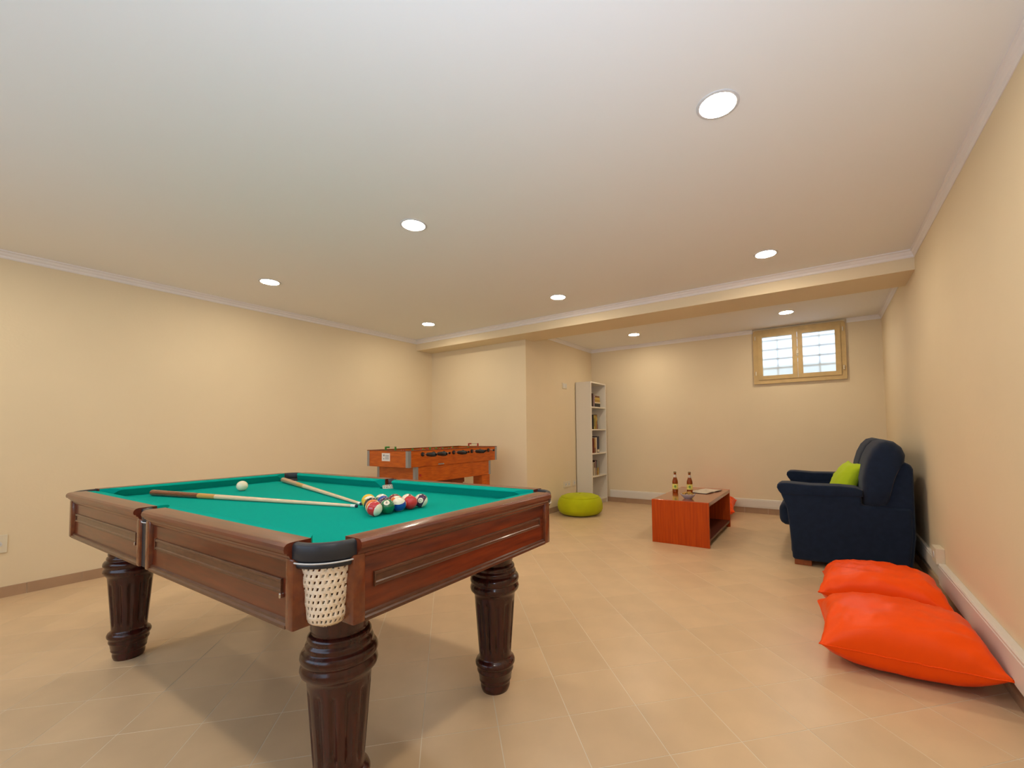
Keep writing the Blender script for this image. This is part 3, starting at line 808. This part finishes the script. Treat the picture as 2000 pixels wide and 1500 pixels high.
spart('seat_base', box(B(), -.255, SY0+.185, .05, .45, SY1-.185, .30, .02, 3), ang=60)
bp = [(.28, .045), (.52, .045), (.548, .30), (.548, .80), (.532, .838), (.50, .845), (.40, .80), (.33, .50)]
spart('back_frame', slab_xz(bp, SY0+.012, SY1-.012, .022), ang=60)
ym = (SY0+SY1)/2
for y0, y1 in ((SY0-.012, ym), (ym, SY1+.012)):
    # back cushion: a fat rounded pad, its profile swept across the seat width
    prof = [(.268, .480), (.250, .51), (.241, .60), (.240, .70), (.256, .79), (.282, .88), (.318, .955), (.360, 1.000), (.405, 1.013), (.455, 1.000), (.497, .960), (.516, .905),
            (.510, .855), (.485, .80), (.455, .72), (.425, .60), (.405, .52), (.380, .480), (.32, .470)]
    cxp = sum(p[0] for p in prof)/len(prof); czp = sum(p[1] for p in prof)/len(prof)
    bm = B(); rings = []
    n = 14
    for k in range(n+1):
        t = -1+2*k/n
        sc = 1-.16*abs(t)**6 - (.10 if k in (0, n) else 0)
        yy = (y0+y1)/2 + t*(y1-y0)/2*(.995 if k in (0, n) else 1)
        rings.append([bm.verts.new((cxp+(x-cxp)*sc, yy, czp+(z-czp)*sc)) for x, z in prof])
    for k in range(n):
        for i in range(len(prof)):
            j = (i+1) % len(prof); bm.faces.new((rings[k][i], rings[k][j], rings[k+1][j], rings[k+1][i]))
    bm.faces.new(rings[0]); bm.faces.new(rings[-1])
    spart('back_cushion', bm, ang=70)
    # seat cushion with a rolled front
    ya, yb = max(y0, SY0+.192), min(y1, SY1-.192)
    bm = rbox(B(), (-.035, (ya+yb)/2, .37), (.61, yb-ya-.004, .19), .06, 10, (.0, 0, .018))
    spart('seat_cushion', bm)
for x in (-.225, .36):
    for y in (SY0+.03, SY1-.15):
        spart('foot', box(B(), x, y, 0, x+.12, y+.12, .048, .004), 'sofa_foot', sm=False)

# lime scatter cushion on the sofa
def pillow_bm(a, b, t_up, t_dn, pinch=.10, n=22, seed=0, wr=.006, flat=None, corner=.0, pu=.42):
    """soft pillow: two sheets meeting in a seam, edges drawn in between the corners"""
    bm = B(); top, bot = {}, {}
    for i in range(n+1):
        for j in range(n+1):
            u = math.sin(PI/2*(-1+2*i/n)); v = math.sin(PI/2*(-1+2*j/n))
            x = u*a*(1-pinch*(1-v*v)*abs(u)**3) ; y = v*b*(1-pinch*(1-u*u)*abs(v)**3)
            k = max(0, (1-u*u))**pu*max(0, (1-v*v))**pu*(1-(u*v)**4)
            e = 1-k
            w_ = wr*noise.noise(Vector((x*22+seed, y*22, seed)))*(.35+1.4*e) + wr*1.5*noise.noise(Vector((u*5+seed, v*5, 4.2)))
            edge = i in (0, n) or j in (0, n)
            zc = corner*(abs(u*v))**3
            if edge:
                w_ = .5*w_
                top[i, j] = bot[i, j] = bm.verts.new((x, y, zc+w_*.6))
            else:
                top[i, j] = bm.verts.new((x, y, zc+t_up*k+w_))
                zb = zc-t_dn*k+.4*w_
                if flat is not None: zb = max(zb, flat)
                bot[i, j] = bm.verts.new((x, y, zb))
    for i in range(n):
        for j in range(n):
            bm.faces.new((top[i, j], top[i+1, j], top[i+1, j+1], top[i, j+1]))
            q = (bot[i, j], bot[i, j+1], bot[i+1, j+1], bot[i+1, j])
            if len(set(q)) == 4:
                try: bm.faces.new(q)
                except ValueError: pass
    return bm
lc = fin('scatter_cushion', pillow_bm(.20, .20, .085, .075, .10, 18, 3, .010), 'lime_fabric', None, True)
lc.location = (.150, 4.66, .630); lc.rotation_euler = (Vector((-.86, -.18, .42)).to_track_quat('Z', 'Y')).to_euler()
setp(lc, 'lime green scatter cushion propped on the navy sofa', 'cushion')

# ------------------------------------------------------------------ orange floor pillows
def floor_pillow(loc, rz, a, b, tu, td, label, seed, tilt=(0, 0), corner=0, zs=.10):
    bm = pillow_bm(a, b, tu, td, .10, 30, seed, .009, flat=-zs+.002, corner=corner, pu=.27)
    o = thing('floor_pillow', loc, label, 'floor pillow', 'orange floor pillows', rz)
    body = fin('cover', bm, 'orange_leather', o, True)
    body.location = (0, 0, zs); body.rotation_euler = (tilt[0], tilt[1], 0)
    # seam piping round the edge
    sm = B(); pts = []
    n = 40
    for k in range(4*n):
        s, t = divmod(k, n); q = -1+2*t/n
        u, v = [(q, -1), (1, q), (-q, 1), (-1, -q)][s]
        x = u*a*(1-.10*(1-v*v)*abs(u)**3); y = v*b*(1-.10*(1-u*u)*abs(v)**3)
        w_ = .5*(.009*noise.noise(Vector((x*22+seed, y*22, seed)))*1.75 + .0135*noise.noise(Vector((u*5+seed, v*5, 4.2))))
        pts.append((x, y, corner*abs(u*v)**3 + w_*.6))
    tube(sm, pts, .0028, 6, closed=True)
    s_ = fin('seam', sm, 'orange_leather', o, True); s_.location = body.location; s_.rotation_euler = body.rotation_euler
    return o
floor_pillow((.268, 2.70, 0), math.radians(1), .318, .285, .155, .11, 'orange leather floor pillow nearest the viewer with a closed seam slit', 1.3, (0, 0), .012, .105)
floor_pillow((.258, 3.36, 0), math.radians(-2), .30, .30, .150, .13, 'orange leather floor pillow between the near pillow and the sofa', 5.1, (math.radians(-4), 0), .0, .125)
floor_pillow((-1.255, 6.00, 0), math.radians(6), .30, .27, .115, .12, 'orange floor pillow half hidden behind the coffee table', 8.4, (math.radians(8), 0), .0, .135)

# ------------------------------------------------------------------ lime pouf
pf = thing('pouf', (-2.765, 5.22, 0), 'round olive lime floor pouf in front of the bookcase', 'pouf')
prof = [(.002, .15), (.004, .20), (.018, .25), (.045, .283), (.085, .300), (.130, .303), (.175, .296), (.215, .276), (.243, .245), (.262, .195), (.272, .13), (.276, .06), (.277, .012)]
def pm(a, z, r): return .004*noise.noise(Vector((2.2*math.cos(a), 2.2*math.sin(a), z*9)))*min(1, r/.1)
fin('cover', lathe(B(), prof, 64, rmod=pm), 'olive_fabric', pf, True, angle=70)
bm = B(); tube(bm, [(.254*math.cos(2*PI*k/64), .254*math.sin(2*PI*k/64), .237) for k in range(64)], .0035, 6, closed=True)
fin('piping', bm, 'olive_fabric', pf, True)
bm = B(); lathe(bm, [(.275, .018), (.281, .015), (.282, .004)], 20); fin('button', bm, 'olive_fabric', pf, True)

# ------------------------------------------------------------------ bookcase and books
BX0, BX1, BY0, BY1, BH = X1+.014, -2.865, 5.805, 6.340, 1.852
bk = thing('bookcase', ((BX0+BX1)/2, (BY0+BY1)/2, 0), 'tall narrow white bookcase in the alcove corner', 'bookcase')
bo = (-(BX0+BX1)/2, -(BY0+BY1)/2, 0)
def bpart(name, *a): return fin(name, box(B(), *a, .0015), 'white_laminate', bk, off=bo)
t_ = .020
bpart('side_panel', BX0, BY0, 0, BX1, BY0+t_, BH); bpart('side_panel', BX0, BY1-t_, 0, BX1, BY1, BH)
bpart('top_panel', BX0, BY0+t_, BH-t_, BX1, BY1-t_, BH)
bpart('back_panel', BX0, BY0+t_, .07, BX0+.006, BY1-t_, BH-t_)
SH = [1.478, 1.140, .780, .440, .075]
for z in SH: bpart('shelf', BX0+.006, BY0+t_, z-.018, BX1-.004, BY1-t_, z)
bpart('plinth', BX0+.02, BY0+t_, 0, BX1-.03, BY1-t_, .057)
bcol = {'black': (.018, .016, .018), 'dark brown': (.055, .022, .015), 'brown': (.17, .07, .03), 'yellow': (.55, .40, .08), 'cream': (.66, .56, .40), 'olive': (.24, .20, .05), 'navy': (.02, .02, .05),
        'ochre': (.40, .24, .05), 'grey green': (.30, .36, .32), 'red brown': (.22, .05, .025), 'mauve': (.30, .20, .22)}
for k, c in bcol.items(): mat('cover_'+k.replace(' ', '_'), c, .45)
mat('book_pages', (.70, .63, .50), .8)
ordn = ['first', 'second', 'third', 'fourth', 'fifth', 'sixth']
def book(loc, th, hh, dp, colr, label, lie=False, band_=None):
    """spine faces +x; th along y, hh up, dp back into the shelf"""
    o = thing('book', loc, label, 'book', 'books on the white bookcase')
    if lie: th, hh = hh, th
    bm = B(); c = .003
    if not lie:
        box(bm, -dp, -th/2, 0, 0, -th/2+c, hh); box(bm, -dp, th/2-c, 0, 0, th/2, hh); box(bm, -c, -th/2+c, 0, 0, th/2-c, hh)
        pg = box(B(), -dp+.004, -th/2+c, .004, -c, th/2-c, hh-.004)
    else:
        box(bm, -dp, -th/2, 0, 0, th/2, c); box(bm, -dp, -th/2, hh-c, 0, th/2, hh); box(bm, -c, -th/2, c, 0, th/2, hh-c)
        pg = box(B(), -dp+.004, -th/2+.004, c, -c, th/2-.004, hh-c)
    fin('cover', bm, 'cover_'+colr.replace(' ', '_'), o); fin('pages', pg, 'book_pages', o)
    if band_:
        z0, z1 = band_[0]*hh, band_[1]*hh
        fin('spine_label', box(B(), 0, -th/2+.001, z0, .0006, th/2-.001, z1), 'cover_'+band_[2].replace(' ', '_'), o)
    return o
xs = -2.905
# top shelf: two upright dark books, then a lying pile
y = 5.938
for k, (c, th, hh) in enumerate((('dark brown', .034, .205), ('mauve', .030, .185))):
    book((xs, y+th/2, SH[0]), th, hh, .15, c, f'{c} book standing left of the pile on the top shelf'); y += th+.001
z = SH[0]
for k, (c, th, l_) in enumerate((('black', .058, .19), ('cream', .020, .20), ('ochre', .036, .18), ('yellow', .032, .16), ('brown', .028, .15))):
    book((xs+.004*(k % 2), y+.105, z), th, l_, .15, c, f'{c} book lying {ordn[k]} from the bottom in the top shelf pile', True); z += th+.0006
def row(si, items, ystart, nm):
    y = ystart
    for k, (c, th, hh, bd) in enumerate(items):
        book((xs-.002*(k % 3), y+th/2, SH[si]), th, hh, .15, c, f'{c} upright book, {ordn[k]} from the left on the {nm} shelf', False, bd); y += th+.0012
row(1, [('black', .030, .22, None), ('yellow', .026, .21, (.2, .8, 'olive')), ('olive', .030, .215, None), ('ochre', .032, .215, (.55, .9, 'yellow')), ('brown', .032, .225, (.6, .8, 'ochre')), ('grey green', .030, .21, (0, .35, 'mauve'))], 5.945, 'second')
row(2, [('red brown', .030, .225, None), ('ochre', .045, .22, (.0, .35, 'brown')), ('cream', .045, .235, None), ('navy', .070, .25, (.05, .2, 'cream'))], 5.950, 'third')
row(3, [('cream', .022, .20, (.6, .95, 'brown')), ('dark brown', .026, .225, None), ('mauve', .034, .22, (.0, .5, 'cream')), ('black', .026, .225, (.0, .3, 'red brown')), ('grey green', .040, .215, (.0, .52, 'yellow')), ('brown', .022, .21, None)], 5.955, 'fourth')

# ------------------------------------------------------------------ coffee table and what stands on it
CX0, CX1, CY0, CY1, CZ = -1.46, -.915, 4.282, 5.385, .42
ct = thing('coffee_table', ((CX0+CX1)/2, (CY0+CY1)/2, 0), 'low reddish cherry box coffee table with open side', 'coffee table')
co = (-(CX0+CX1)/2, -(CY0+CY1)/2, 0)
def cpart(name, m, *a, bev=.0015): return fin(name, box(B(), *a, bev), m, ct, off=co)
cpart('end_panel', 'cherry', CX0, CY0, 0, CX1, CY0+.030, CZ)
cpart('end_panel', 'cherry', CX0, CY1-.030, 0, CX1, CY1, CZ)
cpart('top', 'cherry_top', CX0, CY0+.0302, CZ-.036, CX1, CY1-.0302, CZ)
cpart('shelf', 'cherry_shaded', CX0+.004, CY0+.030, .050, CX1-.004, CY1-.030, .075)
cpart('divider', 'cherry_shaded', CX0+.30, CY0+.0302, .075, CX0+.32, CY1-.0302, CZ-.036)
def bottle(loc, label):
    o = thing('beer_bottle', loc, label, 'bottle', 'beer bottles on the coffee table')
    prof = [(0, .026), (.004, .030), (.012, .0305), (.118, .0305), (.135, .028), (.155, .0205), (.175, .0150), (.200, .0130), (.214, .0128), (.216, .0142), (.224, .0142), (.226, .0125)]
    fin('glass', lathe(B(), prof, 28), 'amber_glass', o, True, angle=50)
    lb = fin('label', lathe(B(), [(.040, .0308), (.040, .0310), (.098, .0310), (.098, .0308)], 28, cap=False), 'bottle_label', o, True, angle=40)
    bm = B()
    q = Vector((-loc[0], -loc[1], 0)).normalized(); ang = math.atan2(q.y, q.x)
    for k in range(10):
        a = 2*PI*k/10; a2 = 2*PI*(k+1)/10
        f = lambda t: ((.0314)*math.cos(ang+.42*math.cos(t)), .0314*math.sin(ang+.42*math.cos(t)), .070+.014*math.sin(t))
        bm.faces.new([bm.verts.new(p) for p in (((.0316)*math.cos(ang), .0316*math.sin(ang), .070), f(a), f(a2))])
    fin('emblem', bm, 'label_green', lb)
    fin('neck_label', lathe(B(), [(.168, .0168), (.170, .0170), (.196, .0138), (.198, .0134)], 24, cap=False), 'paper', o, True)
    fin('cap', lathe(B(), [(.217, .0146), (.219, .0150), (.229, .0145), (.2315, .012), (.232, .004)], 20), 'bottle_cap', o, True, angle=40)
bottle((-1.385, 4.86, CZ), 'amber beer bottle on the left, beside the snack bowl')
bottle((-1.235, 4.885, CZ), 'amber beer bottle on the right, in front of the open magazine')
bw = (-1.155, 4.49, CZ)
bl = thing('snack_bowl', bw, 'small pale grey bowl at the front of the coffee table', 'bowl')
prof = [(0, .034), (.003, .036), (.010, .044), (.022, .057), (.034, .067), (.045, .072), (.046, .0705), (.034, .064), (.022, .053), (.012, .040), (.009, .02), (.009, .002)]
fin('body', lathe(B(), prof, 36), 'ceramic_grey', bl, True, angle=60)
bm = B()
rnd = random.Random(3)
for k in range(70):
    a = rnd.uniform(0, 2*PI); r = .058*math.sqrt(rnd.random()); z = .040+.022*(1-(r/.058)**2)+rnd.uniform(-.006, .004)
    b2 = bmesh.new(); s = rnd.uniform(.010, .016)
    vs = [b2.verts.new((s*math.cos(t)*1.1, s*math.sin(t)*.8, .004*math.cos(2*t))) for t in [2*PI*i/7 for i in range(7)]]
    c0 = b2.verts.new((0, 0, .003)); c1 = b2.verts.new((0, 0, .0008))
    for i in range(7): b2.faces.new((c0, vs[i], vs[(i+1) % 7])); b2.faces.new((c1, vs[(i+1) % 7], vs[i]))
    merge(bm, b2, Matrix.Translation((r*math.cos(a), r*math.sin(a), z)) @ Matrix.Rotation(rnd.uniform(0, 6), 4, 'Z') @ Matrix.Rotation(rnd.uniform(-.5, .5), 4, 'X'))
sn = fin('snack_crisps', bm, 'snack', None); sn.location = bw
setp(sn, 'golden crisps filling the small grey bowl', 'snacks', None, 'stuff')
# open magazine lying face up: two bowed page blocks on a dark cover
mg = thing('magazine', (-1.11, 5.085, CZ), 'open magazine with dark cover lying at the back of the coffee table', 'magazine', rz=math.radians(76))
def sheet(sgn, z0, z1, bow, wd, hh, x_in=.0):
    bm = B(); n = 8; A, Bv = [], []
    for k in range(n+1):
        t = k/n; x = sgn*(x_in+t*wd); zz = bow*math.sin(PI*min(1, t*1.15)*.87)*(1-t*.55)
        A.append((x, z0+zz*.35, z1+zz))
    rings = []
    for x, a, b_ in A: rings.append([bm.verts.new(p) for p in ((x, -hh, a), (x, hh, a), (x, hh, b_), (x, -hh, b_))])
    for k in range(n):
        for i in range(4): bm.faces.new((rings[k][i], rings[k][(i+1) % 4], rings[k+1][(i+1) % 4], rings[k+1][i]))
    bm.faces.new(rings[0]); bm.faces.new(rings[-1]); return bm
for sgn in (-1, 1):
    fin('cover', sheet(sgn, .0005, .003, .006, .188, .098), 'magazine_cover', mg, True, angle=40)
    fin('pages', sheet(sgn, .0032, .0075, .008, .180, .094), 'paper', mg, True, angle=40)
